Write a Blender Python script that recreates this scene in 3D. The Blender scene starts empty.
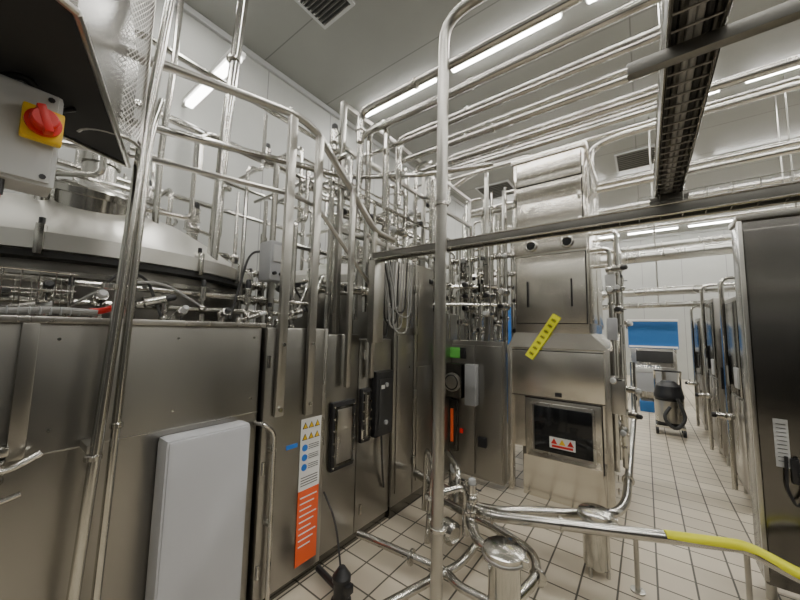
import bpy, bmesh, math, random
from mathutils import Vector, Matrix, Quaternion
random.seed(7)
V=Vector
# ------------------------------------------------------------------ materials
def newmat(name):
    m=bpy.data.materials.new(name); m.use_nodes=True
    nt=m.node_tree; b=nt.nodes['Principled BSDF']
    return m,nt,b
def steel(name,col=(.5,.5,.48),rough=.3,var=.12,stretch=(1,1,8),scale=3.0,bump=.0,metal=1.0,cv=.12):
    m,nt,b=newmat(name)
    b.inputs['Metallic'].default_value=metal
    tc=nt.nodes.new('ShaderNodeTexCoord'); mp=nt.nodes.new('ShaderNodeMapping')
    mp.inputs['Scale'].default_value=stretch
    n=nt.nodes.new('ShaderNodeTexNoise'); n.inputs['Scale'].default_value=scale; n.inputs['Detail'].default_value=3
    mr=nt.nodes.new('ShaderNodeMapRange')
    mr.inputs['To Min'].default_value=max(.05,rough-var); mr.inputs['To Max'].default_value=rough+var
    nt.links.new(tc.outputs['Object'],mp.inputs['Vector']); nt.links.new(mp.outputs[0],n.inputs['Vector'])
    nt.links.new(n.outputs['Fac'],mr.inputs['Value']); nt.links.new(mr.outputs[0],b.inputs['Roughness'])
    mx=nt.nodes.new('ShaderNodeMapRange'); mx.inputs['To Min'].default_value=1-cv; mx.inputs['To Max'].default_value=1+cv
    nt.links.new(n.outputs['Fac'],mx.inputs['Value'])
    vm=nt.nodes.new('ShaderNodeVectorMath'); vm.operation='SCALE'; vm.inputs[0].default_value=col
    nt.links.new(mx.outputs[0],vm.inputs['Scale']); nt.links.new(vm.outputs[0],b.inputs['Base Color'])
    if bump:
        bp=nt.nodes.new('ShaderNodeBump'); bp.inputs['Strength'].default_value=bump; bp.inputs['Distance'].default_value=.05
        n2=nt.nodes.new('ShaderNodeTexNoise'); n2.inputs['Scale'].default_value=1.2; n2.inputs['Detail'].default_value=0
        nt.links.new(tc.outputs['Object'],n2.inputs['Vector'])
        nt.links.new(n2.outputs['Fac'],bp.inputs['Height']); nt.links.new(bp.outputs[0],b.inputs['Normal'])
    return m
def plain(name,col,rough=.5,metal=0,emit=0):
    m,nt,b=newmat(name)
    b.inputs['Base Color'].default_value=(*col,1); b.inputs['Roughness'].default_value=rough; b.inputs['Metallic'].default_value=metal
    n=nt.nodes.new('ShaderNodeTexNoise'); n.inputs['Scale'].default_value=9
    mr=nt.nodes.new('ShaderNodeMapRange'); mr.inputs['To Min'].default_value=max(.03,rough-.06); mr.inputs['To Max'].default_value=min(1,rough+.06)
    tc=nt.nodes.new('ShaderNodeTexCoord'); nt.links.new(tc.outputs['Object'],n.inputs['Vector'])
    nt.links.new(n.outputs['Fac'],mr.inputs['Value']); nt.links.new(mr.outputs[0],b.inputs['Roughness'])
    if emit:
        b.inputs['Emission Color'].default_value=(1,.98,.93,1); b.inputs['Emission Strength'].default_value=emit
    return m
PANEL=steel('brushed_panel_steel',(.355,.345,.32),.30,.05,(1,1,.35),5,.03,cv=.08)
PANEL2=steel('brushed_panel_steel_light',(.5,.485,.455),.28,.05,(1,1,.35),5,.02,cv=.08)
TOWER=steel('tower_steel',(.72,.69,.63),.25,.04,(1,1,.3),5,.02,cv=.06)  # slight warm tint stands in for a yellowish reflection on the tower
DARKP=steel('dark_mirror_steel',(.16,.155,.145),.2,.05,(.3,.3,3),3,.04,cv=.1)
PIPE=steel('polished_pipe_steel',(.58,.57,.535),.2,.05,(1,1,1),5,0)
POST=steel('satin_post_steel',(.47,.46,.43),.3,.05,(1,1,1),5,0)
TRAYM=steel('cable_tray_steel',(.22,.215,.2),.4,.06,(1,1,1),5,0)
TANKM=steel('tank_steel',(.5,.49,.455),.28,.06,(1,1,1),3,.0,cv=.06)
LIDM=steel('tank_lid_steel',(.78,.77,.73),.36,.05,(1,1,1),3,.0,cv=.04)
INSUL=steel('pipe_cladding',(.55,.55,.525),.28,.06,(1,1,1),3,.0)
BLACK=plain('black_plastic',(.018,.018,.02),.38)
RUBBER=plain('black_rubber',(.03,.03,.03),.6)
GLASSB=plain('dark_glass',(.012,.013,.015),.08)
GREY=plain('grey_plastic',(.36,.37,.385),.42)
COVER=plain('grey_cover_plastic',(.52,.53,.56),.4)
LGREY=plain('light_grey_enamel',(.5,.51,.51),.45)
WHITE=plain('white_paint',(.8,.8,.78),.5)
RED=plain('red_plastic',(.65,.02,.015),.35)
ORANGE=plain('orange_red_print',(.85,.12,.03),.5)
YEL=plain('yellow_plastic',(.85,.55,.02),.4)
YTAPE=plain('yellow_tape',(.88,.88,.03),.45)
BLUE=plain('blue_enamel',(.03,.17,.48),.55)
LBLUE=plain('sign_blue',(.03,.2,.7),.5)
GREEN=plain('green_plastic',(.12,.5,.08),.45)
CABLE=plain('grey_cable',(.32,.32,.31),.5)
LAMP=plain('lamp_diffuser',(.95,.95,.95),.5,0,34)
LAMPB=plain('small_lamp_diffuser',(.95,.95,.95),.5,0,14)
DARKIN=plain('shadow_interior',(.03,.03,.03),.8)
MACH=plain('added_cabinet_enamel',(.08,.08,.08),.5)

# ------------------------------------------------------------------ geometry builder
class Ob:
    def __init__(s,name,parent=None):
        s.name=name; s.bm=bmesh.new(); s.mats=[]; s.parent=parent
    def mi(s,m):
        if m not in s.mats: s.mats.append(m)
        return s.mats.index(m)
    def box(s,c,size,mat,rot=None,bev=0.004):
        b=bmesh.new(); bmesh.ops.create_cube(b,size=1)
        for v in b.verts: v.co=V((v.co.x*size[0],v.co.y*size[1],v.co.z*size[2]))
        bv=min(bev,min(size)*.3)
        if bv>0: bmesh.ops.bevel(b,geom=b.edges[:],offset=bv,segments=2,affect='EDGES',profile=.6)
        M=Matrix.Translation(V(c))
        if rot is not None:
            M=M@(rot.to_4x4() if hasattr(rot,'to_4x4') else Matrix.Rotation(rot,4,'Z'))
        b.transform(M); s._merge(b,mat)
    def bb(s,x0,x1,y0,y1,z0,z1,mat,bev=.004):
        s.box(((x0+x1)/2,(y0+y1)/2,(z0+z1)/2),(abs(x1-x0),abs(y1-y0),abs(z1-z0)),mat,None,bev)
    def _merge(s,b,mat):
        i=s.mi(mat); mp={}
        for v in b.verts: mp[v]=s.bm.verts.new(v.co)
        for f in b.faces:
            try: nf=s.bm.faces.new([mp[v] for v in f.verts]); nf.material_index=i; nf.smooth=True
            except ValueError: pass
        b.free()
    def rings(s,rs,mat,closed=False,caps=True):
        i=s.mi(mat); R=[[s.bm.verts.new(p) for p in r] for r in rs]; n=len(R[0])
        k=len(R)
        for a in range(k if closed else k-1):
            A=R[a];B=R[(a+1)%k]
            for j in range(n):
                f=s.bm.faces.new((A[j],A[(j+1)%n],B[(j+1)%n],B[j])); f.material_index=i; f.smooth=True
        if caps and not closed:
            f=s.bm.faces.new(R[0][::-1]); f.material_index=i
            f=s.bm.faces.new(R[-1]); f.material_index=i
    def lathe(s,o,axis,prof,mat,seg=20):
        ax=V(axis).normalized(); q=V((0,0,1)).rotation_difference(ax)
        u=q@V((1,0,0)); w=q@V((0,1,0)); o=V(o)
        s.rings([[o+ax*h+(u*math.cos(t)+w*math.sin(t))*max(r,1e-4) for t in [2*math.pi*j/seg for j in range(seg)]] for r,h in prof],mat)
    def cyl(s,p0,p1,r,mat,r1=None,seg=16):
        p0=V(p0);p1=V(p1); d=p1-p0
        s.lathe(p0,d,[(r,0),(r if r1 is None else r1,d.length)],mat,seg)
    def sph(s,c,r,mat,seg=14,sc=1):
        n=8
        s.lathe(V(c)-V((0,0,r*sc)),(0,0,1),[(r*math.sin(math.pi*k/n)+1e-4,r*sc*(1-math.cos(math.pi*k/n))) for k in range(n+1)],mat,seg)
    def tube(s,pts,r,mat,bend=.08,seg=10,closed=False):
        pts=[V(p) for p in pts]; P=[pts[0]]
        for k in range(1,len(pts)-1):
            a,b,c=pts[k-1],pts[k],pts[k+1]; d1=(a-b);d2=(c-b)
            if d1.length<1e-4 or d2.length<1e-4: continue
            L=min(bend,d1.length*.48,d2.length*.48); ang=d1.angle(d2)
            if ang>3.1 or L<1e-3: P.append(b); continue
            p=b+d1.normalized()*L; q=b+d2.normalized()*L; ns=5
            for t in range(ns+1):
                t/=ns; P.append(p*(1-t)**2+b*2*t*(1-t)+q*t*t)
        P.append(pts[-1])
        Q=[P[0]]
        for p in P[1:]:
            if (p-Q[-1]).length>1e-4: Q.append(p)
        P=Q; T=[(P[min(i+1,len(P)-1)]-P[max(i-1,0)]).normalized() for i in range(len(P))]
        n=T[0].orthogonal().normalized(); rs=[]
        for i,p in enumerate(P):
            if i: n=(T[i-1].rotation_difference(T[i])@n)
            n=(n-T[i]*n.dot(T[i])).normalized(); m=T[i].cross(n)
            rs.append([p+(n*math.cos(2*math.pi*j/seg)+m*math.sin(2*math.pi*j/seg))*r for j in range(seg)])
        s.rings(rs,mat)
    def torus(s,c,axis,R,r,mat,seg=32,k=8):
        ax=V(axis).normalized(); q=V((0,0,1)).rotation_difference(ax); rs=[]
        for i in range(seg):
            t=2*math.pi*i/seg; d=q@V((math.cos(t),math.sin(t),0))
            rs.append([V(c)+d*(R+r*math.cos(2*math.pi*j/k))+ax*(r*math.sin(2*math.pi*j/k)) for j in range(k)])
        s.rings(rs,mat,closed=True)
    def prism(s,poly,ext,mat):
        a=[V(p) for p in poly]; e=V(ext); s.rings([a,[p+e for p in a]],mat)
    def clamp(s,c,axis,r,mat=None):
        a=V(axis).normalized(); c=V(c); s.lathe(c-a*.012,a,[(r*1.0,0),(r*1.35,.004),(r*1.35,.02),(r*1.0,.024)],mat or PIPE,14)
    def valve(s,c,up=(0,0,1),r=.03,h=.2,dark=False):
        c=V(c);u=V(up).normalized(); q=V((0,0,1)).rotation_difference(u)
        s.sph(c,r*1.35,PIPE)
        s.lathe(c,u,[(r*.5,0),(r*.5,h*.3),(r*1.25,h*.32),(r*1.25,h*.36),(r*1.1,h*.37),(r*1.1,h*.8),(r*1.2,h*.81),(r*1.2,h*.84),(r*.9,h*.86)],PIPE,14)
        s.lathe(c+u*h*.86,u,[(r*.85,0),(r*.85,h*.22),(r*.6,h*.28)],BLACK if dark else LGREY,12)
        s.cyl(c+q@V((r*.9,0,h*.6)),c+q@V((r*2.2,0,h*.6)),r*.18,BLACK,seg=8)
    def done(s):
        bmesh.ops.recalc_face_normals(s.bm,faces=s.bm.faces[:])
        me=bpy.data.meshes.new(s.name); s.bm.to_mesh(me); s.bm.free()
        for m in s.mats: me.materials.append(m)
        me.set_sharp_from_angle(angle=math.radians(32))
        o=bpy.data.objects.new(s.name,me); bpy.context.scene.collection.objects.link(o)
        if s.parent: o.parent=s.parent
        return o
def empty(name):
    e=bpy.data.objects.new(name,None); bpy.context.scene.collection.objects.link(e); return e

# ------------------------------------------------------------------ room shell
def grid_mat(name,c1,c2,mortar,bw,bh,ms,rough,off=0.0,bump=.3,axis='xy'):
    m,nt,b=newmat(name)
    g=nt.nodes.new('ShaderNodeNewGeometry'); br=nt.nodes.new('ShaderNodeTexBrick')
    sx=nt.nodes.new('ShaderNodeSeparateXYZ'); cx=nt.nodes.new('ShaderNodeCombineXYZ')
    nt.links.new(g.outputs['Position'],sx.inputs[0])
    ids={'x':0,'y':1,'z':2}
    nt.links.new(sx.outputs[ids[axis[0]]],cx.inputs[0]); nt.links.new(sx.outputs[ids[axis[1]]],cx.inputs[1])
    nt.links.new(cx.outputs[0],br.inputs['Vector'])
    br.offset=off; br.inputs['Scale'].default_value=1; br.inputs['Color1'].default_value=(*c1,1); br.inputs['Color2'].default_value=(*c2,1)
    br.inputs['Mortar'].default_value=(*mortar,1); br.inputs['Mortar Size'].default_value=ms; br.inputs['Mortar Smooth'].default_value=.1
    br.inputs['Brick Width'].default_value=bw; br.inputs['Row Height'].default_value=bh; br.inputs['Bias'].default_value=0
    n=nt.nodes.new('ShaderNodeTexNoise'); n.inputs['Scale'].default_value=1.3; n.inputs['Detail'].default_value=5
    nt.links.new(g.outputs['Position'],n.inputs['Vector'])
    mx=nt.nodes.new('ShaderNodeMix'); mx.data_type='RGBA'; mx.blend_type='MULTIPLY'; mx.inputs['Factor'].default_value=.25
    nt.links.new(br.outputs['Color'],mx.inputs['A']); nt.links.new(n.outputs['Fac'],mx.inputs['B'])
    nt.links.new(mx.outputs['Result'],b.inputs['Base Color'])
    mr=nt.nodes.new('ShaderNodeMapRange'); mr.inputs['To Min'].default_value=rough-.1; mr.inputs['To Max'].default_value=rough+.15
    nt.links.new(n.outputs['Fac'],mr.inputs['Value']); nt.links.new(mr.outputs[0],b.inputs['Roughness'])
    bp=nt.nodes.new('ShaderNodeBump'); bp.invert=True; bp.inputs['Strength'].default_value=bump; bp.inputs['Distance'].default_value=.004
    nt.links.new(br.outputs['Fac'],bp.inputs['Height']); nt.links.new(bp.outputs[0],b.inputs['Normal'])
    return m
FLOOR=grid_mat('floor_tiles',(.76,.68,.54),(.66,.59,.47),(.11,.10,.08),.2,.2,.006,.45)
CEIL=grid_mat('ceiling_panels',(.36,.365,.34),(.35,.355,.33),(.2,.2,.19),9.0,1.15,.008,.45,bump=.1)
WALLM=grid_mat('wall_panels',(.48,.49,.47),(.47,.48,.46),(.28,.28,.28),1.2,9,.008,.45,bump=.1,axis='yz')
WALLB=grid_mat('wall_panels_back',(.43,.44,.42),(.42,.43,.41),(.25,.25,.25),1.2,9,.008,.45,bump=.1,axis='xz')
X0,X1,Y0,Y1,H=-4.35,7.0,-4.0,16.0,5.5
HC=H-.012
def slab(name,a,mat):
    o=Ob(name); o.bb(*a,mat,0); return o.done()
slab('floor',(X0-.2,X1+.2,Y0-.2,Y1+.2,-.2,0),FLOOR)
slab('ceiling',(X0-.2,X1+.2,Y0-.2,Y1+.2,H,H+.2),CEIL)
slab('wall_left',(X0-.2,X0,Y0,Y1,0,H),WALLM)
slab('wall_right',(X1,X1+.2,Y0,Y1,0,H),WALLM)
slab('wall_back',(X0,X1,Y1,Y1+.2,0,H),WALLB)
slab('wall_front',(X0,X1,Y0-.2,Y0,0,H),WALLB)
o=Ob('trim_1'); o.bb(X0,X0+.05,Y0,Y1,H-.08,H,LGREY); o.bb(X0,X1,Y1-.05,Y1,H-.08,H,LGREY); o.done()

def lampobj(y,x0,x1,z=H,P=105,name='ceiling_light'):
    e=empty(name); o=Ob('fixture',e); x=x0
    while x<x1:
        xe=min(x+1.5,x1)
        o.bb(x,xe,y-.06,y+.06,z-.04,z-.001,WHITE); o.bb(x+.02,xe-.02,y-.04,y+.04,z-.075,z-.035,LAMP if z==H else LAMPB,.012)
        x=xe+.25
    o.done()
    l=bpy.data.lights.new('tube_light','AREA'); l.shape='RECTANGLE'; l.size=x1-x0; l.size_y=.09; l.energy=P; l.color=(1,.96,.89)
    lo=bpy.data.objects.new('tube_light',l); lo.location=((x0+x1)/2,y,z-.085); lo.parent=e; bpy.context.scene.collection.objects.link(lo)
for y in (-1.5,1.25,4.0,6.75,9.5,12.3,15.0): lampobj(y,-3.9,6.6)
# hanging lamp over tank area
e=empty('hanging_lamp'); o=Ob('housing',e)
o.bb(-4.2,-3.0,1.29,1.41,4.2,4.25,WHITE); o.bb(-4.18,-3.02,1.31,1.39,4.15,4.205,LAMPB,.015)
o.bb(-4.345,-4.15,1.33,1.37,4.22,4.25,POST)
o.done()
# vents
def vent(x,y,s=.62):
    o=Ob('ceiling_vent'); o.bb(x-s/2,x+s/2,y-s/2,y+s/2,H-.03,H-.002,LGREY)
    for k in range(9):
        yy=y-s/2+.06+k*(s-.12)/8; o.box((x,yy,H-.035),(s-.1,.012,.03),TRAYM,Matrix.Rotation(.5,3,'X'),0)
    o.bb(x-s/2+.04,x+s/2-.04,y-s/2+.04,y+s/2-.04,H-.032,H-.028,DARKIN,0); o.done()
vent(.06,8.6,.9);vent(-3.1,8.46,.9);vent(-2.9,2.2,.55);vent(3.2,8.6,.9)

# unseen dark cabinets added behind / beside the viewer to darken steel reflections
def cabinet(name,x0,x1,y0,y1,h,m,face):
    o=Ob(name); o.bb(x0,x1,y0,y1,.08,h,m,.02); o.bb(x0+.05,x1-.05,y0+.05,y1-.05,0,.08,BLACK)
    n=3
    for k in range(n):
        if face=='x':
            a=y0+(y1-y0)*k/n; b=y0+(y1-y0)*(k+1)/n; o.bb(x0-.02,x0,a+.02,b-.02,.15,h-.08,m,.008); o.bb(x0-.045,x0-.02,b-.1,b-.07,h*.4,h*.55,BLACK)
        else:
            a=x0+(x1-x0)*k/n; b=x0+(x1-x0)*(k+1)/n; o.bb(a+.02,b-.02,y1,y1+.02,.15,h-.08,m,.008); o.bb(b-.1,b-.07,y1+.02,y1+.045,h*.4,h*.55,BLACK)
    o.done()
cabinet('added_dark_cabinet',1.7,2.4,-2.6,1.2,2.5,MACH,'x')
cabinet('added_dark_cabinet',-1.6,1.5,-3.4,-2.7,2.6,MACH,'y')
cabinet('added_dark_cabinet',3.2,3.9,-2.6,2.4,3.2,DARKP,'x')

# ------------------------------------------------------------------ left facade
XF=-1.8
o=Ob('process_skid_enclosure')
o.bb(-2.0,XF,-2.0,1.05,.08,1.605,PANEL,.012)
o.bb(XF-.01,XF+.0035,-2.0,.13,1.115,1.125,PANEL2,.001)
o.bb(XF-.01,XF+.0035,.17,1.05,1.115,1.12,PANEL2,.001)
o.bb(-2.02,XF+.02,-2.0,1.06,1.60,1.625,PANEL2)
o.bb(XF-.02,XF+.025,.12,.165,1.12,1.6,PANEL)
o.bb(-2.0,XF-.02,-2.0,2.3,.0,.08,DARKP)
# label panel
o.bb(-2.1,XF+.03,1.065,1.50,.08,1.60,PANEL,.012); o.bb(-2.1,XF,1.505,1.87,.08,1.56,PANEL,.01)
o.bb(-2.1,XF+.0,1.875,2.28,.08,1.52,PANEL,.01)
o.bb(-2.1,XF+.025,1.5,1.53,.08,1.6,PANEL2,.005)
for y in (1.07,1.885):
    for z in (.25,.8,1.4): o.cyl((XF+.03,y+.015,z-.035),(XF+.03,y+.015,z+.035),.011,PIPE,seg=10)
for y in (.22,.62,1.0):
    for z in (1.2,1.54): o.cyl((XF-.002,y,z),(XF+.006,y,z),.006,PIPE,seg=8)
# taller cabinet
o.bb(-2.3,XF+.02,2.29,2.6,.1,2.22,PANEL,.01); o.bb(-2.3,XF+.02,2.61,2.95,.1,2.25,PANEL,.01)
o.bb(-2.3,XF+.0,2.3,2.95,.0,.1,DARKP)
o.bb(XF+.02,XF+.03,2.33,2.56,1.62,2.15,PANEL2,.006); o.bb(XF+.02,XF+.03,2.65,2.92,1.3,2.18,PANEL,.006); o.bb(XF+.02,XF+.03,2.33,2.56,.2,1.55,PANEL,.006); o.bb(XF+.02,XF+.03,2.65,2.92,.2,1.25,PANEL,.006)
for z in (.4,1.0,1.6,2.0):
    o.bb(XF+.02,XF+.045,2.585,2.625,z-.04,z+.04,POST)
# recessed panel behind floor pipes
o.bb(-1.78,-1.19,3.38,3.5,.06,1.50,PANEL,.01); o.bb(-1.78,-1.5,3.36,3.385,.1,1.45,PANEL,.01); o.bb(-1.48,-1.2,3.36,3.385,.1,1.45,PANEL,.01)
o.bb(-2.3,-1.78,2.96,3.5,.06,1.8,PANEL,.01)
o.done()
# windows & boxes on facade
def bolted_window(y0,y1,z0,z1):
    o=Ob('inspection_window')
    o.bb(XF,XF+.035,y0,y1,z0,z1,BLACK,.012); o.bb(XF+.03,XF+.042,y0+.022,y1-.022,z0+.03,z1-.03,DARKP,.01)
    o.bb(XF+.035,XF+.046,y0+.04,y1-.04,z0+.05,z1-.05,PANEL2,.004)
    n=6
    for k in range(n):
        z=z0+.03+(z1-z0-.06)*k/(n-1)
        for y in (y0+.013,y1-.013): o.cyl((XF+.03,y,z),(XF+.047,y,z),.007,PIPE,seg=8)
    o.done()
bolted_window(1.59,1.81,.61,1.08)
bolted_window(1.885,1.99,.73,1.14)
o=Ob('control_box'); o.bb(XF,XF+.06,2.02,2.24,.74,1.26,BLACK,.015); o.bb(XF+.055,XF+.07,2.05,2.21,.8,1.2,RUBBER,.01)
for z in (.85,1.15): o.cyl((XF+.06,2.13,z),(XF+.085,2.13,z),.018,GREY)
o.bb(XF+.07,XF+.073,2.07,2.11,1.12,1.15,WHITE,0); o.tube([(XF+.03,2.13,.75),(XF+.04,2.14,.5),(XF+.01,2.2,.3)],.008,RUBBER); o.done()
# sign
o=Ob('safety_sign'); xs=XF+.032
o.bb(xs,xs+.003,1.33,1.49,.58,1.02,WHITE,0); o.bb(xs,xs+.003,1.33,1.49,.14,.58,ORANGE,0)
for r in range(2):
    for k in range(3):
        y=1.362+k*.048; z=.985-r*.07
        o.prism([(xs+.003,y-.021,z-.026),(xs+.003,y+.021,z-.026),(xs+.003,y,z+.014)],(.002,0,0),BLACK)
        o.prism([(xs+.0045,y-.015,z-.022),(xs+.0045,y+.015,z-.022),(xs+.0045,y,z+.007)],(.002,0,0),YEL)
for z in (.84,.78,.72): 
    o.cyl((xs+.003,1.365,z),(xs+.006,1.365,z),.021,LBLUE)
    for j in range(3): o.bb(xs+.003,xs+.005,1.395,1.475,z+.014-j*.012-.003,z+.014-j*.012,BLACK,0)
for j in range(4): o.bb(xs+.003,xs+.005,1.345,1.475,.66-j*.016-.004,.66-j*.016,BLACK,0)
for j in range(9): o.bb(xs+.003,xs+.005,1.345,1.475-(j%3)*.02,.54-j*.036-.007,.54-j*.036,WHITE,0)
o.done()
# light grey rounded box
o=Ob('junction_cover'); o.bb(XF,XF+.12,.565,.955,.0,1.10,COVER,.03); o.bb(XF+.05,XF+.125,.575,.945,.02,1.09,COVER,.035); o.done()
o=Ob('bent_tube'); 
o.tube([(XF+.01,1.03,1.06),(XF+.07,1.05,1.06),(XF+.07,1.12,1.0),(XF+.07,1.13,.0)],.013,PIPE)
for z in (.9,.5): o.box((XF+.04,1.12,z),(.08,.03,.02),POST)
o.bb(XF+.03,XF+.034,1.23,1.31,.86,.885,LBLUE,0)
o.done()
o=Ob('latch_handle')
o.box((XF+.015,.06,1.10),(.03,.12,.06),PIPE); o.tube([(XF+.04,-.1,1.13),(XF+.07,.0,1.14),(XF+.08,.12,1.10),(XF+.07,.2,1.14)],.012,PIPE)
o.tube([(XF+.05,.02,1.05),(XF+.09,.06,1.0),(XF+.08,.16,1.02)],.01,PIPE); o.sph((XF+.08,.1,1.08),.02,PIPE)
o.box((XF+.03,.1,1.16),(.05,.05,.03),PIPE); o.cyl((XF+.05,.06,1.04),(XF+.05,.06,1.15),.012,PIPE)
o.done()
# braided hose & wire basket along top
o=Ob('braided_hose'); pts=[(XF-.02+.03*math.sin(k*1.3),-1+k*.12,1.645+.008*math.sin(k*2)) for k in range(12)]
o.tube(pts,.013,CABLE,.05); 
for k in range(0,50): o.torus((XF-.02+.03*math.sin(k*.24*1.3),-1+k*.0264,1.645),(0,1,0),.0135,.0022,GREY,10,4)
o.tube([(XF-.02,.30,1.65),(XF-.03,.34,1.655),(XF-.02,.37,1.67)],.013,RED,.03)
o.done()
o=Ob('wire_basket')
for k in range(12):
    y=-.25+k*.045; o.tube([(XF-.30,y,1.8),(XF-.30,y,1.66),(XF-.06,y,1.66),(XF-.06,y,1.8)],.0025,PIPE,.01,6)
for (x,z) in ((-.06,1.8),(-.06,1.73),(-.30,1.8),(-.3,1.73),(-.06,1.66),(-.18,1.66)): o.cyl((XF+x,-.26,z),(XF+x,.26,z),.003,PIPE,seg=6)
o.done()

# guard posts and rails
o=Ob('platform_railing')
def flatpost(y,z0,z1,x=XF+.05,w=.055,t=.03):
    o.bb(x-t/2,x+t/2,y-w/2,y+w/2,z0,z1,POST,.005)
flatpost(1.15,1.08,2.95); flatpost(1.365,1.05,2.92); flatpost(1.70,1.18,2.68,w=.04); flatpost(1.96,1.22,2.40,w=.04)
for y in (1.15,1.365): 
    for z in (1.12,1.5): o.cyl((XF+.03,y,z),(XF+.078,y,z),.012,PIPE,seg=8)
o.tube([(-2.35,-.1,2.97),(-2.0,.5,2.98),(XF+.02,1.2,3.0),(XF+.02,1.36,2.97),(XF+.02,2.0,2.42),(XF+.02,2.25,2.40)],.026,POST,.08,14)
o.tube([(-2.35,-.1,2.45),(-2.0,.5,2.45),(XF+.01,1.2,2.46),(XF+.01,1.4,2.44),(XF+.01,1.98,1.95)],.015,POST,.06)
o.tube([(-2.3,.3,2.72),(-1.9,.62,2.6),(-1.9,1.75,2.83),(-1.75,2.6,3.15),(-1.1,2.9,3.2)],.022,PIPE,.1,14)
o.done()

# two standpipes at left
o=Ob('standpipe'); o.tube([(-1.68,.29,0.0),(-1.68,.36,1.7),(-1.68,.385,2.34),(-1.68,.45,3.3),(-1.75,.5,HC)],.019,PIPE,.1,14)
for z in (1.1,1.75): o.clamp((-1.68,.33+.0*z,z),(0,0,1),.02)
o.box((-1.74,.335,1.13),(.12,.05,.03),POST); o.done()
o=Ob('standpipe'); o.tube([(-1.70,.375,0.0),(-1.70,.40,1.62),(-1.70,.415,2.45),(-1.9,.5,2.75),(-2.6,.6,2.8)],.015,PIPE,.1,14); o.clamp((-1.7,.395,1.2),(0,0,1),.016); o.done()
# vertical pipes from ceiling behind
o=Ob('drop_pipe'); o.tube([(-2.4,1.1,HC),(-2.4,1.08,4.13),(-2.4,1.02,3.03),(-2.4,.98,1.5)],.036,PIPE,.1,16)
for z in (3.6,2.6): o.clamp((-2.4,1.04,z),(0,0,1),.037)
o.done()
o=Ob('drop_pipe'); o.tube([(-2.6,.75,HC),(-2.6,.73,3.48),(-2.6,.7,2.79),(-2.6,.71,1.6)],.02,PIPE,.1); o.done()

# ------------------------------------------------------------------ tanks
def tank(c,R,zr,name,nv=9,dome=.26):
    o=Ob(name); x,y=c
    prof=[(R*.5,.35),(R*.96,.5),(R,.62),(R,zr-.02)]
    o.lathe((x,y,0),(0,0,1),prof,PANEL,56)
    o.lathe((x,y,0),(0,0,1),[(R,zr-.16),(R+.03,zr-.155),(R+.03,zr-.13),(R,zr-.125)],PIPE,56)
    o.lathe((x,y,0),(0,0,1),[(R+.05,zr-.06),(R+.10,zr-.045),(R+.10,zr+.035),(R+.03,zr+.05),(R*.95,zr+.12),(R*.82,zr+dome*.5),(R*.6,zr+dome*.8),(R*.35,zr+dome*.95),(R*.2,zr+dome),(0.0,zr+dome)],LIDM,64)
    o.lathe((x,y,0),(0,0,1),[(R+.02,zr-.085),(R+.085,zr-.08),(R+.085,zr-.05),(R+.02,zr-.045)],RUBBER,64)
    o.lathe((x,y,zr+dome-.03),(0,0,1),[(.2,0),(.2,.08),(.24,.085),(.24,.115),(.2,.12),(.1,.15),(.1,.4),(.12,.4),(.12,.62),(.09,.66)],PIPE,24)
    for k in range(4):
        a=k*math.pi/2+.4; o.cyl((x+R*.7*math.cos(a),y+R*.7*math.sin(a),0),(x+R*.7*math.cos(a),y+R*.7*math.sin(a),.55),.04,POST)
    for k in range(20):
        a=2*math.pi*k/20; px,py=x+(R+.09)*math.cos(a),y+(R+.09)*math.sin(a)
        o.box((px,py,zr),(.05,.03,.14),PIPE,a); o.cyl((px,py,zr+.05),(px,py,zr+.1),.012,BLACK,seg=8)
    for k in range(nv):
        a=2*math.pi*k/nv+.2; rr=R*random.uniform(.5,.75); px,py=x+rr*math.cos(a),y+rr*math.sin(a)
        zb=zr+dome*.7; h=random.uniform(.18,.36)
        o.cyl((px,py,zb-.1),(px,py,zb+h*.4),.03,PIPE); o.clamp((px,py,zb+h*.3),(0,0,1),.03)
        o.valve((px,py,zb+h*.4),r=.034,h=h,dark=k%4==1)
        o.tube([(px,py,zb+h*.45),(px+.3*math.cos(a+1.2),py+.3*math.sin(a+1.2),zb+h*.45),(px+.3*math.cos(a+1.2),py+.3*math.sin(a+1.2),zb+h*.45+.6)],.016,PIPE,.05,8)
    hx,hy=x+R*.55,y-.1*R; hz=zr+dome*.8
    o.lathe((hx,hy,hz-.08),(.25,0,1),[(.17,0),(.17,.12),(.2,.125),(.2,.16),(.15,.19),(.0,.2)],PIPE,28)
    o.tube([(hx-.15,hy-.25,hz+.05),(hx,hy-.25,hz+.16),(hx,hy+.25,hz+.16),(hx-.1,hy+.25,hz+.05)],.014,PIPE,.06)
    o.torus((x,y,zr+dome+.05),(0,0,1),R*.5,.012,PIPE,40,6)
    return o.done()
tank((-3.2,.5),.98,1.98,'mixing_tank',9,.42)
tank((-3.2,3.1),.85,2.15,'mixing_tank',9,.3)
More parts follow.
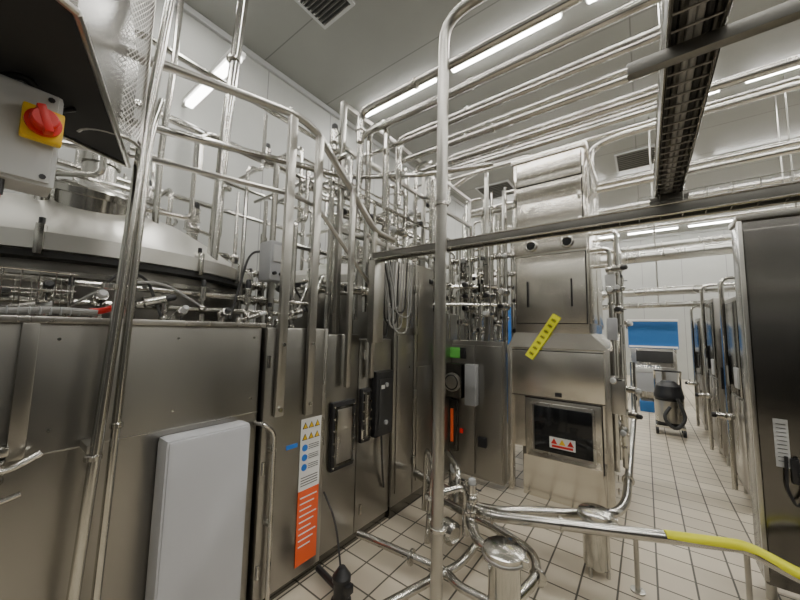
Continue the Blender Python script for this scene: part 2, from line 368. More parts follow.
# clutter behind facade top : manifold
o=Ob('valve_manifold')
for (y,z) in ((.3,1.70),(.45,1.79),):
    o.tube([(-2.12,-.6,z),(-2.12,y+1.2,z),(-2.12,y+1.3,z+.25),(-2.3,y+1.4,z+.25)],.016,PIPE,.06)
for k in range(18):
    y=-.35+k*.105+random.uniform(-.04,.04); x=-2.03-.06*random.random(); r=random.uniform(.014,.026)
    o.cyl((x,y,1.55),(x,y,1.62+.06*random.random()),r,PIPE); o.valve((x,y,1.63+random.uniform(0,.08)),random.choice(((0,0,1),(0,0,1),(0,1,.3),(1,0,.4))),r=r*.9,h=random.uniform(.08,.22),dark=k%3!=1); o.clamp((x,y,1.61),(0,0,1),r)
for k in range(8):
    y=.15+k*.19; x=random.uniform(-2.35,-2.1) if y>1 else random.uniform(-4.2,-3.9); z1=random.uniform(2.3,3.0)
    o.tube([(x,y,1.5),(x,y,z1),(x-.08,y+.15,z1+.05),(x-.08,y+.15,z1+.5)],random.choice((.014,.019,.022)),PIPE,.06,8)
for (x,y,z,l) in ((-4.0,.0,3.0,2.6),(-3.9,.0,3.3,2.8),(-3.6,.2,2.85,2.4),(-3.4,.3,3.5,2.5),(-2.9,.2,3.2,2.4),(-2.7,.5,3.6,2.0),(-2.5,.9,3.0,1.6)):
    o.tube([(x,y,z-.3),(x,y,z),(x,y+l,z),(x,y+l,z-.5)],.024,PIPE,.1,10)
for (x,y,z) in ((-3.9,.9,2.7),(-2.9,1.7,2.9),(-3.4,1.75,3.3)):
    o.tube([(x-.3,y,z),(x+.9,y,z),(x+.9,y,z-.7)],.018,PIPE,.08,8); o.valve((x+.3,y,z),(0,0,1),.03,.2,True)
for k in range(5):
    x=-2.35-.16*k; y=1.35+.08*(k%3); o.tube([(x,y,1.5),(x,y,2.3+.12*((k*3)%5))],.014+.003*(k%3),PIPE,.05,8); o.valve((x,y,1.8+.13*(k%4)),(0,-1,0),.03,.18,k%2==0)
o.tube([(-2.1,.25,1.65),(-2.02,.38,1.78),(-2.06,.6,1.84),(-2.08,.85,1.7)],.007,CABLE,.1,6)
o.tube([(-2.08,.35,1.7),(-2.05,.42,1.86),(-2.1,.55,1.86),(-2.06,.62,1.65)],.007,RUBBER,.1,6)
o.tube([(-2.1,1.0,1.65),(-2.1,1.1,2.1),(-2.3,1.4,2.2),(-2.2,1.7,1.7)],.008,RUBBER,.1,6)
o.done()
o=Ob('pressure_box'); o.bb(-2.16,-2.01,1.20,1.36,1.92,2.2,GREY,.02); o.bb(-2.015,-2.0,1.22,1.34,2.05,2.17,LGREY,.005)
for k in range(3): o.cyl((-2.01,1.23+k*.05,1.97),(-1.99,1.23+k*.05,1.97),.012,BLACK)
o.cyl((-2.09,1.27,1.5),(-2.09,1.27,1.94),.02,POST); o.done()

# ------------------------------------------------------------------ central pipe maze
o=Ob('process_pipework')
cols=[]
for i in range(9):
    for j in range(3):
        if random.random()<.3: continue
        x=-1.95-j*.16+random.uniform(-.05,.05); y=1.75+i*.28+random.uniform(-.05,.05)
        cols.append((x,y))
for (x,y) in cols:
    r=random.choice((.014,.019,.022,.026)); z0=random.uniform(1.5,1.8); z1=random.uniform(2.6,3.5)
    dx=random.choice((.2,-.32,0)); dy=0 if dx else random.choice((.28,-.28))
    o.tube([(x,y,z0),(x,y,z1),(x+dx,y+dy,z1),(x+dx,y+dy,z1-random.uniform(.3,1.2))],r,PIPE,.07,8)
    for z in (z0+.3,z1-.25): o.clamp((x,y,z),(0,0,1),r)
    if random.random()<.75:
        zz=random.uniform(1.9,3.2); d=random.choice(((1,0,0),(0,-1,0),(0,0,1)))
        o.valve((x,y,zz),d,.032,.2,random.random()<.8)
for k in range(10):
    y=random.uniform(1.8,4.1); z=random.uniform(1.9,3.5); x=random.uniform(-1.95,-2.2)
    o.tube([(x-.9,y,z),(x,y,z),(x,y,z-.35)],random.choice((.014,.02)),PIPE,.06,8)
for k in range(9):
    x=random.uniform(-2.6,-1.9); z=random.uniform(1.95,3.4)
    o.tube([(x,1.7,z),(x,4.2,z),(x,4.2,z-.5)],random.choice((.014,.02,.024)),PIPE,.06,8)
for (x,y) in ((-1.95,1.75),(-1.95,3.0),(-1.95,4.2),(-3.0,4.2),(-1.45,3.6),(-1.45,4.2)):
    o.bb(x-.02,x+.02,y-.02,y+.02,1.4,3.5,POST)
for z in (2.4,3.1,3.48): o.bb(-1.97,-1.93,1.75,4.2,z-.02,z+.02,POST); 
for k in range(9):
    x=-1.88+k*.085; y=3.55+(k%3)*.22
    o.tube([(x,y,1.5),(x,y,2.5+.12*k)],.016+.004*(k%3),PIPE,.05,8)
    o.valve((x,y,1.62+.09*(k%4)),(0,-1,0),.034,.19,k%3!=0); o.valve((x,y,2.0+.06*(k%3)),(0,-1,0),.034,.17,k%3!=1); o.valve((x,y,2.45+.05*(k%3)),(1,0,0),.028,.15,k%2==1)
for k in range(14):
    x=-1.9+.05*k; y=4.3+.2*(k%4); z1=2.2+.28*((k*5)%6)
    o.tube([(x,y,1.3),(x,y,z1),(x-.3,y,z1),(x-.3,y,z1-.4)],.018,PIPE,.07,8)
    o.valve((x,y,1.6+.2*(k%5)),(0,-1,0),.03,.18,k%2==0)
for z in (2.35,2.65,2.95,3.25): o.tube([(-2.0,4.25,z-.5),(-2.0,4.25,z),(-1.15,4.25,z),(-1.15,4.25,z-.4)],.02,PIPE,.08,8)
o.tube([(-2.9,5.5,4.4),(-2.43,5.5,4.6),(-1.38,5.5,4.6),(-1.3,5.5,4.3),(-1.3,5.5,2.3)],.045,PIPE,.22,14)
o.tube([(-.46,4.4,3.42),(-.46,4.5,3.9),(-.2,4.5,3.97),(1.4,4.5,3.97),(5.0,4.5,3.97)],.04,PIPE,.15,14)
o.done()
# actuators cluster black/blue
o=Ob('valve_cluster')
for k in range(18):
    x=-2.0+.11*(k%6); y=3.0+.14*(k//6)+.05; z=1.85+.13*(k%4)
    if x>-1.75 and y<3.35: y=3.42
    o.valve((x,y,z),(0,0,1) if k%2 else (0,-1,0),.034,.18,k%3!=0)
o.tube([(-2.05,3.05,1.9),(-1.3,3.5,1.9)],.02,PIPE); o.tube([(-2.05,3.1,2.1),(-1.3,3.5,2.1)],.02,PIPE)
for k in range(7): o.tube([(-1.95+k*.1,3.15+.05*k,1.5),(-1.95+k*.1,3.15+.05*k,2.6)],.012,PIPE,seg=8)
o.done()
o=Ob('blue_pump_cabinet'); o.bb(-2.1,-1.35,5.7,6.1,.05,2.05,BLUE,.02); o.bb(-2.05,-1.4,5.69,5.7,1.2,1.9,LBLUE); o.bb(-2.1,-1.35,5.72,6.1,2.05,2.5,LGREY,.01); o.done()

# cable hose loops
o=Ob('cable_bundle')
for k in range(9):
    x=-1.76+.014*k; y=2.02+.012*k; zb=1.55+.035*((k*4)%9)
    o.tube([(x-.05,y-.04,2.2),(x,y,1.9),(x,y+.02,zb),(x,y+.14+.01*k,zb-.02),(x,y+.17+.01*k,2.2)],.007,CABLE if k%3 else RUBBER,.08,6)
o.done()

# ------------------------------------------------------------------ overhead pipe rack
o=Ob('overhead_pipe_rack')
rack=[(1.72,3.3,.028),(1.84,3.2,.022),(1.97,3.32,.03),(2.1,3.2,.018),(2.22,3.32,.03),(2.36,3.2,.024),(2.5,3.3,.026),(2.66,3.22,.022),(2.82,3.32,.03),(2.98,3.3,.02),(3.14,3.42,.034),(3.4,3.62,.022),(3.0,3.7,.03),(3.25,3.8,.03),(3.6,3.85,.026)]
for i,(y,z,r) in enumerate(rack):
    xl=-1.72-.12*(i%4); xr=.20+.02*(i%3)
    zl=z-(.25+.18*((i*3)%5))
    o.tube([(xl,y,zl),(xl,y,z),(4.5,y,z),(4.5,y,z-.5)] if i in (10,12) else [(xl,y,zl),(xl,y,z),(xr,y,z),(xr,y,HC)],r,PIPE,.09,12)
    o.clamp((-1.2+.15*(i%3),y,z),(1,0,0),r); o.clamp((xl,y,zl+.1),(0,0,1),r)
for (y,z,r,xa,xb) in ((5.4,3.7,.04,-1.5,5),(6.2,4.1,.045,-3,5),(7.6,4.1,.045,-3,6),(8.2,3.8,.035,-2.5,6),(5.0,4.3,.03,-3,5)):
    o.tube([(xa,y,z-1),(xa,y,z),(xb,y,z),(xb,y,z-.6)],r,PIPE,.12,12)
o.done()
# main post/pipe
o=Ob('riser_pipe'); o.tube([(-.89,1.53,.0),(-.87,1.53,3.42),(3.0,1.53,3.42)],.031,POST,.16,20)
for z in (.6,2.3): o.clamp((-.88,1.53,z),(0,0,1),.031)
o.lathe((-.89,1.53,0),(0,0,1),[(.07,0),(.07,.012),(.035,.014)],POST,20)
o.done()

# ------------------------------------------------------------------ cable trays
e=empty('cable_tray'); o=Ob('long_tray',e)
y=1.93; z=2.165
for s in (-1,1):
    o.bb(-1.7,2.4,y+s*.045-.003,y+s*.045+.003,z-.012,z+.036,TRAYM,.001)
    o.cyl((-1.7,y+s*.047,z-.012),(2.4,y+s*.047,z-.012),.0055,PIPE,seg=8); o.cyl((-1.7,y+s*.047,z+.036),(2.4,y+s*.047,z+.036),.006,PIPE,seg=8)
for k in range(52): o.cyl((-1.68+k*.08,y-.045,z-.006),(-1.68+k*.08,y+.045,z-.006),.004,PIPE,seg=6)
for k in range(7): o.tube([(-1.7,y-.036+.012*k,z+.008),(.0,y-.033+.011*k,z+.012),(2.4,y-.036+.012*k,z+.008)],.0075,RUBBER if k%3 else CABLE,.1,6)
for s in (-1,1):
    o.cyl((.0,y+s*.045,z+.085),(2.4,y+s*.045,z+.085),.003,PIPE,seg=6)
    for k in range(30): o.cyl((.0+k*.08,y+s*.045,z+.036),(.0+k*.08,y+s*.045,z+.085),.0025,PIPE,seg=6)
for k in range(5): o.tube([(.05,y-.03+.015*k,z+.03),(1.,y-.02+.012*k,z+.045),(2.4,y-.03+.015*k,z+.03)],.008,(RUBBER,CABLE)[k%2],.1,6)
o.bb(-1.72,-1.66,y-.06,y+.06,1.5,z-.02,POST); o.done()
e2=empty('cable_tray'); o=Ob('ladder_tray',e2)
x=.112; hw=.046
for s in (-1,1):
    o.bb(x+s*hw-.003,x+s*hw+.003,-.6,1.98,2.25,2.33,TRAYM,.002); o.cyl((x+s*hw,-.6,2.25),(x+s*hw,1.98,2.25),.0045,PIPE,seg=8)
    for zz in (2.36,2.39): o.cyl((x+s*hw,-.6,zz),(x+s*hw,1.98,zz),.003,PIPE,seg=6)
    for k in range(26): o.cyl((x+s*hw,-.55+k*.1,2.33),(x+s*hw,-.55+k*.1,2.39),.003,PIPE,seg=6)
for k in range(52):
    yy=-.58+k*.05; o.cyl((x-hw,yy,2.258),(x+hw,yy,2.258),.003,TRAYM,seg=6)
for k in range(6): o.cyl((x-.037+k*.0148,-.6,2.272),(x-.037+k*.0148,1.98,2.272),.0072,(RUBBER,TRAYM,CABLE,CABLE,RUBBER,TRAYM)[k],seg=8)
for k in range(5): o.cyl((x-.03+k*.0148,-.6,2.285),(x-.03+k*.0148,1.98,2.285),.0072,RUBBER,seg=8)
o.bb(x-.07,x+.07,1.9,1.97,2.225,2.25,TRAYM); o.done()
o=Ob('tray_support'); o.bb(-.01,1.2,.887,.913,2.21,2.24,TRAYM,.003); o.cyl((.6,.9,2.24),(.6,.9,HC),.012,POST); o.cyl((1.1,.9,2.24),(1.1,.9,HC),.012,POST)
o.done()
o=Ob('spray_valve'); o.tube([(.55,1.6,2.28),(.55,1.6,2.9),(.55,1.9,3.3),(.9,1.9,3.3)],.012,PIPE)
o.valve((.42,1.25,2.75),(0,0,1),.03,.16,True); o.valve((.5,1.25,2.72),(1,0,0),.03,.16,True); o.tube([(.3,1.25,2.7),(.9,1.25,2.7)],.014,PIPE); o.tube([(.62,1.25,2.7),(.62,1.25,2.2)],.008,PIPE); o.done()

# ------------------------------------------------------------------ filling tower
e=empty('filling_machine'); o=Ob('body',e); YT=3.5
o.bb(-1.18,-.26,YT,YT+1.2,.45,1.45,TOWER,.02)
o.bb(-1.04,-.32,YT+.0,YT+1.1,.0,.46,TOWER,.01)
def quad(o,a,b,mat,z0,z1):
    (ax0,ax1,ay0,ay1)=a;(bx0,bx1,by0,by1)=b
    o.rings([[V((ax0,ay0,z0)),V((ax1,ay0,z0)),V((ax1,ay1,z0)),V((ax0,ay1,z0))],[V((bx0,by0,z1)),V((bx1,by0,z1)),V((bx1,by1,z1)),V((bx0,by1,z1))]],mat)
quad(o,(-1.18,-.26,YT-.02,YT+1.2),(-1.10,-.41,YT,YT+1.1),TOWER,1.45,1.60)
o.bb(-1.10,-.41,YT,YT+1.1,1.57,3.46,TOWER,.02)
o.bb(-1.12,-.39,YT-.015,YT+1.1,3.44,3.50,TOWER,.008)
def door(x0,x1,z0,z1,t=.02):
    o.bb(x0-.008,x1+.008,YT-.004,YT,z0-.008,z1+.008,DARKIN,0); o.bb(x0,x1,YT-t,YT-.002,z0,z1,TOWER,.008)
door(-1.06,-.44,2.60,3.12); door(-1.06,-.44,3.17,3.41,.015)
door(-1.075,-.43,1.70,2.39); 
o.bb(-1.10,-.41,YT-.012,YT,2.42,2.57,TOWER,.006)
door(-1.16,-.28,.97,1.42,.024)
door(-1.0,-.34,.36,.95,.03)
o.bb(-.42,-.395,YT+.05,YT+.5,1.7,3.3,TOWER,.008); o.bb(-.42,-.395,YT+.55,YT+1.05,1.7,3.3,TOWER,.008)
o.rings([[V((-1.0,YT-.10,.42)),V((-.34,YT-.10,.42)),V((-.34,YT-.02,.34)),V((-1.0,YT-.02,.34))],[V((-1.02,YT-.02,.05)),V((-.32,YT-.02,.05)),V((-.32,YT+.02,.05)),V((-1.02,YT+.02,.05))]],TOWER)
o.bb(-1.18,-1.13,YT-.03,YT+.05,.02,1.45,TOWER); o.bb(-.31,-.26,YT-.03,YT+.05,.02,1.45,TOWER)
for z in (.1,.22): o.cyl((-.265,YT+.4,z),(-.255,YT+.4,z),.03,PIPE)
o.done()
o=Ob('fittings',e)
o.bb(-.93,-.39,YT-.05,YT-.02,.44,.92,PANEL2,.01); o.bb(-.91,-.41,YT-.06,YT-.045,.47,.89,GLASSB,.006)
o.bb(-.77,-.55,YT-.066,YT-.06,.52,.62,WHITE,0)
for k in range(3):
    x=-.73+k*.07; o.prism([(x-.028,YT-.066,.56),(x+.028,YT-.066,.56),(x,YT-.066,.61)],(0,-.002,0),YEL if k%2 else RED)
o.bb(-.75,-.57,YT-.068,YT-.066,.53,.55,RED,0)
for x in (-.92,-.58):
    o.torus((x,YT-.025,2.50),(0,1,0),.05,.012,PIPE); o.cyl((x,YT-.012,2.50),(x,YT-.03,2.50),.046,GLASSB,seg=24)
for x in (-.96,-.55): o.bb(x-.008,x+.008,YT-.035,YT-.02,1.86,2.13,BLACK,.004)
for z in (1.8,2.05,2.3,2.68,3.0):
    o.cyl((-1.09,YT-.02,z-.04),(-1.09,YT-.02,z+.04),.014,PIPE,seg=10); 
for z in (2.7,2.95): o.box((-.46,YT-.035,z),(.03,.03,.06),PIPE)
o.tube([(-.40,YT-.02,2.9),(-.36,YT-.06,2.9),(-.36,YT-.06,3.2),(-.40,YT-.02,3.2)],.008,PIPE,.03,8)
o.bb(-.72,-.66,YT-.03,YT-.02,.99,1.03,BLACK,.002)
o.done()
o=Ob('warning_tape',e)
R=Matrix.Rotation(-math.atan2(.40,.26),3,'Y')
c=V((-.82,YT-.035,1.56)); o.box(c,(.50,.006,.085),YTAPE,R,0)
for k in range(7):
    q=c+R@V((-.2+k*.066,-.004,.0)); o.box(q,(.034,.002,.006),BLACK,R,0); o.box(q,(.006,.002,.04),BLACK,R,0); o.box(q+R@V((0,0,.016)),(.026,.002,.005),BLACK,R,0); o.box(q-R@V((0,0,.016)),(.03,.002,.005),BLACK,R,0)
o.done()
# fittings right of the tower
o=Ob('side_valves',e)
for k,(y,zt) in enumerate(((3.55,2.4),(3.7,2.6),(3.9,2.3),(4.15,2.5),(4.4,2.7))):
    x=-.24+.05*(k%2); o.tube([(x,y,.4),(x,y,zt),(-.4,y,zt)],.02,PIPE,.05)
    for z in random.sample((.7,.95,1.2,1.45,1.6,1.8,2.0,2.2),3): o.valve((x,y,z+.03*k),random.choice(((1,-.5,0),(0,0,1),(0,-1,0))),.028,.13,random.random()<.6); o.clamp((x,y,z-.12),(0,0,1),.02)
o.bb(-.28,-.2,3.52,3.62,1.55,1.75,GREY,.01); o.bb(-.28,-.2,3.52,3.62,2.0,2.15,LGREY,.01); o.bb(-.26,-.18,3.9,4.3,1.0,1.5,PANEL2,.01)
o.bb(-.26,-.16,3.5,3.6,.9,1.2,PANEL2,.01)
o.done()

# boxes on recessed panel
o=Ob('fan_control_unit'); yb=3.36
o.bb(-1.82,-1.6,yb-.12,yb,.88,1.25,DARKP,.01); o.lathe((-1.70,yb-.12,1.05),(0,-1,0),[(.1,0),(.1,.03),(.08,.035),(.03,.04)],POST,28); o.torus((-1.7,yb-.155,1.05),(0,1,0),.075,.008,BLACK)
o.bb(-1.57,-1.45,yb-.1,yb,.82,1.25,GREY,.01)
o.bb(-1.83,-1.66,yb-.03,yb,1.3,1.42,GREEN,.005); o.bb(-1.66,-1.6,yb-.03,yb,1.3,1.42,BLACK,.005)
o.bb(-1.755,-1.725,yb-.06,yb-.05,.40,.75,ORANGE,0); o.bb(-1.8,-1.68,yb-.05,yb,.3,.85,DARKP,.008)
o.bb(-1.45,-1.36,yb-.03,yb-.0,.4,.5,BLACK); o.bb(-1.66,-1.62,yb-.03,yb-.026,.5,.55,RED,0)
o.done()

# ------------------------------------------------------------------ floor pipes
def strainer(x,y,h,r):
    o=Ob('pipe_strainer'); o.lathe((x,y,0),(0,0,1),[(r*.8,.05),(r,.07),(r,h-.05),(r*1.25,h-.045),(r*1.25,h-.02),(r*1.3,h-.018),(r*1.3,h),(r*1.1,h+.012),(.0,h+.02)],PIPE,32)
    o.torus((x,y,h-.03),(0,0,1),r*1.3,.008,POST); o.box((x+r*1.3,y-.02,h-.02),(.05,.03,.04),PIPE)
    for k in range(3):
        a=k*2.1; o.cyl((x+r*.8*math.cos(a),y+r*.8*math.sin(a),0),(x+r*.8*math.cos(a),y+r*.8*math.sin(a),.08),.012,POST)
    o.done()
strainer(-.66,1.86,.43,.085); strainer(-.32,2.68,.40,.08)
o=Ob('floor_pipework')
o.tube([(-1.7,2.55,.32),(-1.35,2.45,.32),(-.95,2.28,.33),(.40,2.9,.35),(.46,2.88,.35),(.62,2.73,.35),(1.3,2.72,.35)],.036,PIPE,.1,18)
o.tube([(-1.4,2.62,.15),(-.9,2.5,.28),(-.78,2.56,.3),(-.40,2.82,.3),(-.22,2.95,.3),(-.17,3.2,.3),(-.17,5.0,.42),(-.17,5.8,.5),(-.17,5.9,1.2)],.032,PIPE,.12,16)
o.tube([(-.68,2.0,.28),(-.9,2.05,.28),(-1.02,2.2,.3),(-1.02,2.2,.42),(-1.25,2.4,.42)],.03,PIPE,.08,14)
o.tube([(-.60,1.86,.2),(-.55,2.1,.2),(-.62,2.3,.2),(-.95,2.42,.2),(-1.5,2.5,.2)],.03,PIPE,.1,14)
o.tube([(-1.75,1.87,.1),(-1.05,1.94,.1),(-.95,1.88,.1),(-.72,1.86,.12)],.026,PIPE,.08,14)
o.tube([(-1.2,1.5,.1),(-1.016,2.05,.1),(-1.0,2.3,.12),(-1.3,2.8,.12),(-1.7,2.9,.12)],.026,PIPE,.08,14)
o.tube([(-1.1,2.15,.42),(-1.1,2.2,.6),(-1.35,2.5,.6),(-1.6,2.6,.5)],.022,PIPE,.08)
o.tube([(-1.18,2.0,.1),(-1.18,2.0,.5),(-1.05,2.2,.52),(-1.05,2.2,.2)],.024,PIPE,.08,12)
o.tube([(-1.3,2.1,.1),(-1.28,2.15,.62),(-1.5,2.4,.62),(-1.55,2.45,.1)],.02,PIPE,.08,12)
for p,a in (((-1.02,2.2,.36),(0,0,1)),((-.9,2.3,.332),(1,.46,0)),((-.5,2.49,.338),(1,.46,0)),((-.8,2.0,.28),(1,-.1,0)),((-.55,2.1,.2),(0,1,0)),((-.17,3.6,.33),(0,1,.1)),((-1.3,1.91,.1),(1,.1,0)),((-1.18,2.0,.35),(0,0,1)),((-1.29,2.13,.4),(0,0,1))):
    o.clamp(p,a,.036)
o.torus((-1.12,2.3,.42),(.5,1,0),.06,.014,PIPE)
o.valve((-1.0,2.2,.45),(0,0,1),.03,.12); o.valve((-1.25,2.42,.33),(0,0,1),.04,.2)
o.lathe((-1.2,2.15,.22),(1,-.3,0),[(.05,0),(.075,.02),(.075,.1),(.05,.12)],PIPE,24)
o.lathe((-1.35,2.3,.0),(0,0,1),[(.05,0),(.05,.5)],POST,16)
for x,y in ((-.1,2.67),(.43,2.9),(-1.5,2.49)): o.cyl((x,y,0),(x,y,.33),.014,POST); o.lathe((x,y,0),(0,0,1),[(.04,0),(.04,.01)],POST)
d=(V((.40,2.9,.35))-V((-.95,2.28,.33))).normalized(); a=V((-.95,2.28,.33))+d*1.10; oz=V((0,-.006,.014))
o.tube([a+oz,V((.41,2.895,.35))+oz,V((.47,2.87,.35))+oz,V((.61,2.735,.35))+oz,V((1.1,2.72,.35))+oz],.0295,YTAPE,.06,18)
o.done()
o=Ob('floor_pump'); o.lathe((-1.49,1.46,0),(0,0,1),[(.06,0),(.06,.02),(.045,.03),(.045,.12),(.055,.125),(.055,.15),(.04,.17),(.02,.2)],BLACK,20)
o.tube([(-1.49,1.46,.06),(-1.75,1.5,.06)],.02,BLACK); o.tube([(-1.5,1.46,.18),(-1.6,1.5,.4),(-1.78,1.55,.5)],.006,RUBBER,.1,6)
o.box((-1.44,1.46,.1),(.05,.05,.05),BLACK); o.done()

# ------------------------------------------------------------------ right machine
o=Ob('packing_machine_cabinet')
o.bb(.52,2.3,3.02,3.25,.12,2.37,DARKP,.02); o.bb(.54,1.1,3.005,3.03,.2,2.3,DARKP,.015); o.bb(1.12,2.2,3.005,3.03,.2,2.3,DARKP,.015)
o.bb(.51,2.3,3.0,3.25,2.36,2.40,PANEL,.008); o.bb(.515,.535,3.0,3.03,.15,2.36,POST,.004)
for x in (.56,1.0,2.2): o.cyl((x,3.12,0),(x,3.12,.14),.025,POST)
o.bb(.60,.66,3.0,3.004,.83,1.11,LGREY,0)
for k in range(10): o.bb(.61,.65,2.998,3.0,1.08-k*.024,1.083-k*.024,BLACK,0)
o.tube([(.68,2.99,.9),(.70,2.96,.7),(.66,2.96,.62),(.63,2.98,.72),(.64,2.99,.9)],.008,BLACK,.04,8); o.box((.67,2.99,.82),(.03,.03,.14),BLACK)
o.done()

# ------------------------------------------------------------------ background machines
o=Ob('packaging_line')
for k in range(6):
    y=4.4+k*.7; x=.72+.04*(k%2); h=(2.0,1.75,2.1,1.6,1.9,1.8)[k]
    o.bb(x,x+.6,y,y+.62,.12,h,PANEL,.015)
    o.bb(x-.015,x,y+.03,y+.59,.2,h*.5,PANEL2,.006); o.bb(x-.015,x,y+.03,y+.59,h*.5+.02,h-.05,DARKP,.006)
    o.bb(x-.04,x-.015,y+.5,y+.53,h*.55,h*.7,BLACK)
    for yy in (y+.05,y+.57): o.cyl((x+.05,yy,0),(x+.05,yy,.13),.02,POST)
    if k%2==0:
        o.tube([(x-.07,y+.3,.1),(x-.07,y+.3,h+.2),(x+.3,y+.3,h+.2)],.022,PIPE,.08)
        o.valve((x-.07,y+.3,.8),(-1,0,0),.03,.12,True)
    o.bb(x-.03,x,y+.1,y+.25,1.1,1.3,(LGREY,BLACK,LGREY)[k%3],.01)
o.done()
for z,r,y in ((2.95,.1,7.0),(2.33,.07,7.0),(2.1,.045,7.0),(3.2,.05,7.4)):
    o=Ob('insulated_duct'); o.tube([(-.75,y+1,z-.6),(-.75,y,z-.02),(-.4,y,z),(4.0,y,z+.08)],r,INSUL,.2,20)
    for k in range(5): 
        x=-.2+k*.5; o.torus((x,y,z+.012+.018*k),(1,0,0),r,.008,POST,24,6)
    for x in (.2,1.8): o.cyl((x,y,z+r),(x,y,HC),.01,POST)
    o.done()
o=Ob('blue_shrink_machine'); 
o.bb(-.35,.62,10,11,1.28,1.95,BLUE,.03); o.bb(-.3,.57,10.03,11,.1,1.28,PANEL2,.01); o.bb(-.2,.5,9.98,10.03,.95,1.22,DARKIN,.01); o.bb(-.28,.1,9.99,10.03,.25,.85,PANEL,.01); o.bb(.14,.54,9.99,10.03,.25,.85,PANEL,.01)
o.bb(-.33,.6,9.98,10.0,1.3,1.34,WHITE,0); o.bb(-.36,.63,9.97,11,1.93,1.98,WHITE,.01)
for x in (-.25,.5): o.bb(x-.03,x+.03,10.05,10.12,0,.12,BLACK)
for k in range(3): o.bb(-.25+.3*k,-.05+.3*k,9.985,10.0,.5,.75,GREY,.01)
# grey discharge conveyor beside it
o.bb(-.2,.25,9.2,9.97,.78,.86,LGREY,.01); o.bb(-.2,.25,9.22,9.3,.35,.8,GREY,.01)
for x in (-.17,.22):
    for y in (9.25,9.9): o.cyl((x,y,0),(x,y,.8),.02,POST)
for k in range(7): o.cyl((-.2,9.27+k*.1,.87),(.25,9.27+k*.1,.87),.02,PIPE)
o.done()
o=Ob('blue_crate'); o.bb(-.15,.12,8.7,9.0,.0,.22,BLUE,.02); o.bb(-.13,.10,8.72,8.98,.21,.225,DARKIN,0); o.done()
o=Ob('industrial_vacuum'); x,y=.27,7.1
o.lathe((x,y,.15),(0,0,1),[(.16,0),(.19,.03),(.19,.42),(.2,.43),(.2,.48),(.19,.5),(.17,.62),(.08,.7)],BLACK,24)
o.lathe((x,y,.2),(0,0,1),[(.193,0),(.193,.34)],TANKM,24)
for s in (-1,1): o.tube([(x+s*.17,y+.17,.1),(x+s*.17,y+.2,.9),(x+s*.17,y+.07,1.0)],.016,PIPE)
o.cyl((x-.17,y+.07,1.0),(x+.17,y+.07,1.0),.016,BLACK)
for sx in (-1,1):
    for sy in (-1,1): o.cyl((x+sx*.17-.02,y+sy*.14,.06),(x+sx*.17+.02,y+sy*.14,.06),.06,BLACK)
o.box((x,y,.13),(.38,.34,.04),PIPE)
o.tube([(x,y-.19,.45),(x-.1,y-.32,.3),(x+.05,y-.36,.12),(x+.2,y-.24,.3),(x+.1,y-.2,.6)],.025,RUBBER,.12,10); o.done()
o=Ob('storage_cabinet_row')
for k in range(4):
    o.bb(1.4+k*1.2,2.5+k*1.2,10.5,11.5,.05,1.9,PANEL2,.02); o.bb(1.45+k*1.2,1.92+k*1.2,10.48,10.5,.2,1.8,PANEL); o.bb(1.97+k*1.2,2.45+k*1.2,10.48,10.5,.2,1.8,PANEL)
o.done()
o=Ob('steel_silo'); o.lathe((-3.0,6.6,0),(0,0,1),[(.5,.3),(.8,.6),(.8,2.6),(.5,2.9),(.1,3.0)],TANKM,40)
for k in range(4):
    a=k*math.pi/2+.4; o.cyl((-3.0+.7*math.cos(a),6.6+.7*math.sin(a),0),(-3.0+.7*math.cos(a),6.6+.7*math.sin(a),.7),.04,POST)
o.done()

# ------------------------------------------------------------------ upper-left control panel, isolator, mesh
o=Ob('control_panel_housing')
poly=[(-1.79,.37,2.3),(-.99,.09,2.3),(-.72,-.45,2.3),(-1.5,-.35,2.3)]
o.prism(poly,(0,0,.5),DARKP); 
pl=[V(p)+V((0,0,-.006)) for p in poly]
for a,b in zip(pl,pl[1:]+pl[:1]): o.cyl(a,b,.009,POST,seg=8)
o.prism([tuple(V(p)*.96+V((-1.25,-.08,2.29))*.04+V((0,0,-.004))) for p in poly],(0,0,.004),DARKIN)  # near-black sheet on the underside, shade put in as colour
o.tube([(-1.55,-.02,2.29),(-1.5,.05,2.2),(-1.42,.1,2.24),(-1.45,.15,2.29)],.008,BLACK,.05,8)
o.cyl((-1.3,0,2.8),(-1.3,0,HC),.03,POST)
o.done()
o=Ob('isolator_switch')
o.bb(-1.42,-1.3,-.25,.115,1.97,2.24,LGREY,.012); o.bb(-1.31,-1.292,-.24,.105,1.98,2.23,LGREY,.006)
for z in (1.995,2.215): o.cyl((-1.295,.09,z),(-1.288,.09,z),.007,BLACK,seg=8)
c=V((-1.292,.078,2.13)); o.box(c+V((.014,0,0)),(.028,.078,.09),YEL,None,.006)
o.lathe(c+V((.028,0,0)),(1,0,0),[(.035,0),(.035,.012),(.027,.014),(.027,.04),(.023,.045)],RED,24); o.box(c+V((.058,0,0)),(.034,.018,.07),RED,Matrix.Rotation(.3,3,'X'),.004)
o.cyl((-1.36,.0,1.97),(-1.36,.0,1.9),.012,BLACK); o.cyl((-1.32,.02,1.93),(-1.32,.02,1.97),.009,BLACK)
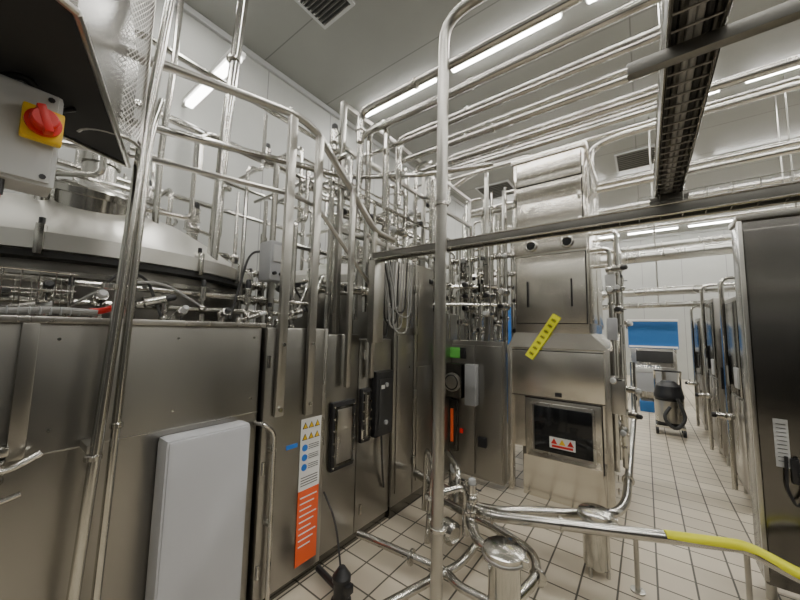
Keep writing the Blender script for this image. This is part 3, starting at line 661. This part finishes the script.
o.tube([(-1.36,.0,1.92),(-1.37,-.02,1.85),(-1.5,-.3,1.75),(-1.7,-.5,1.66)],.007,BLACK,.1,8)
o.tube([(-1.32,.02,1.94),(-1.32,.02,1.87),(-1.34,-.01,1.8),(-1.6,-.3,1.66)],.005,RED,.1,8)
o.tube([(-1.36,.05,2.24),(-1.38,.05,2.29)],.012,BLACK)
o.tube([(-1.36,-.02,2.24),(-1.33,.04,2.28),(-1.4,.12,2.2),(-1.5,.1,2.28)],.01,BLACK,.08,8)
o.done()
o=Ob('wire_mesh_guard')
def arc(t): return V((-1.62+.09*math.sin(t),.275-.09*math.cos(t),0))
n=20
for k in range(n):
    for sgn in (1,-1):
        seg=[]; last=None
        for j in range(27):
            fr=(k/n+sgn*j*.06)%1.0
            if last is not None and abs(fr-last)>.5:
                if len(seg)>1: o.tube(seg,.0018,POST,0,4)
                seg=[]
            seg.append(arc(math.pi*fr)+V((0,0,2.32+j*.029))); last=fr
        if len(seg)>1: o.tube(seg,.0018,POST,0,4)
for z in (2.3,3.08): o.tube([arc(math.pi*t/10)+V((0,0,z)) for t in range(11)],.007,POST,0,8)
for t in (0,1): o.cyl(arc(math.pi*t)+V((0,0,2.3)),arc(math.pi*t)+V((0,0,3.08)),.006,POST)
o.done()

# ------------------------------------------------------------------ world, camera
w=bpy.data.worlds.new('World'); bpy.context.scene.world=w; w.use_nodes=True
w.node_tree.nodes['Background'].inputs[0].default_value=(.8,.85,.9,1); w.node_tree.nodes['Background'].inputs[1].default_value=.3
cam=bpy.data.cameras.new('camera'); co=bpy.data.objects.new('camera',cam); bpy.context.scene.collection.objects.link(co)
p=math.radians(5.3); r=V((.799,.602,0)).normalized(); f=V((-.602*math.cos(p),.799*math.cos(p),math.sin(p))).normalized()
u=r.cross(f); r2=(r+.02*u).normalized(); u2=(u-.02*r).normalized()
M=Matrix((( r2.x,u2.x,-f.x,0),(r2.y,u2.y,-f.y,0),(r2.z,u2.z,-f.z,1.6),(0,0,0,1)))
co.matrix_world=M; cam.sensor_width=36; cam.lens=325/800*36; cam.clip_start=.02
bpy.context.scene.camera=co
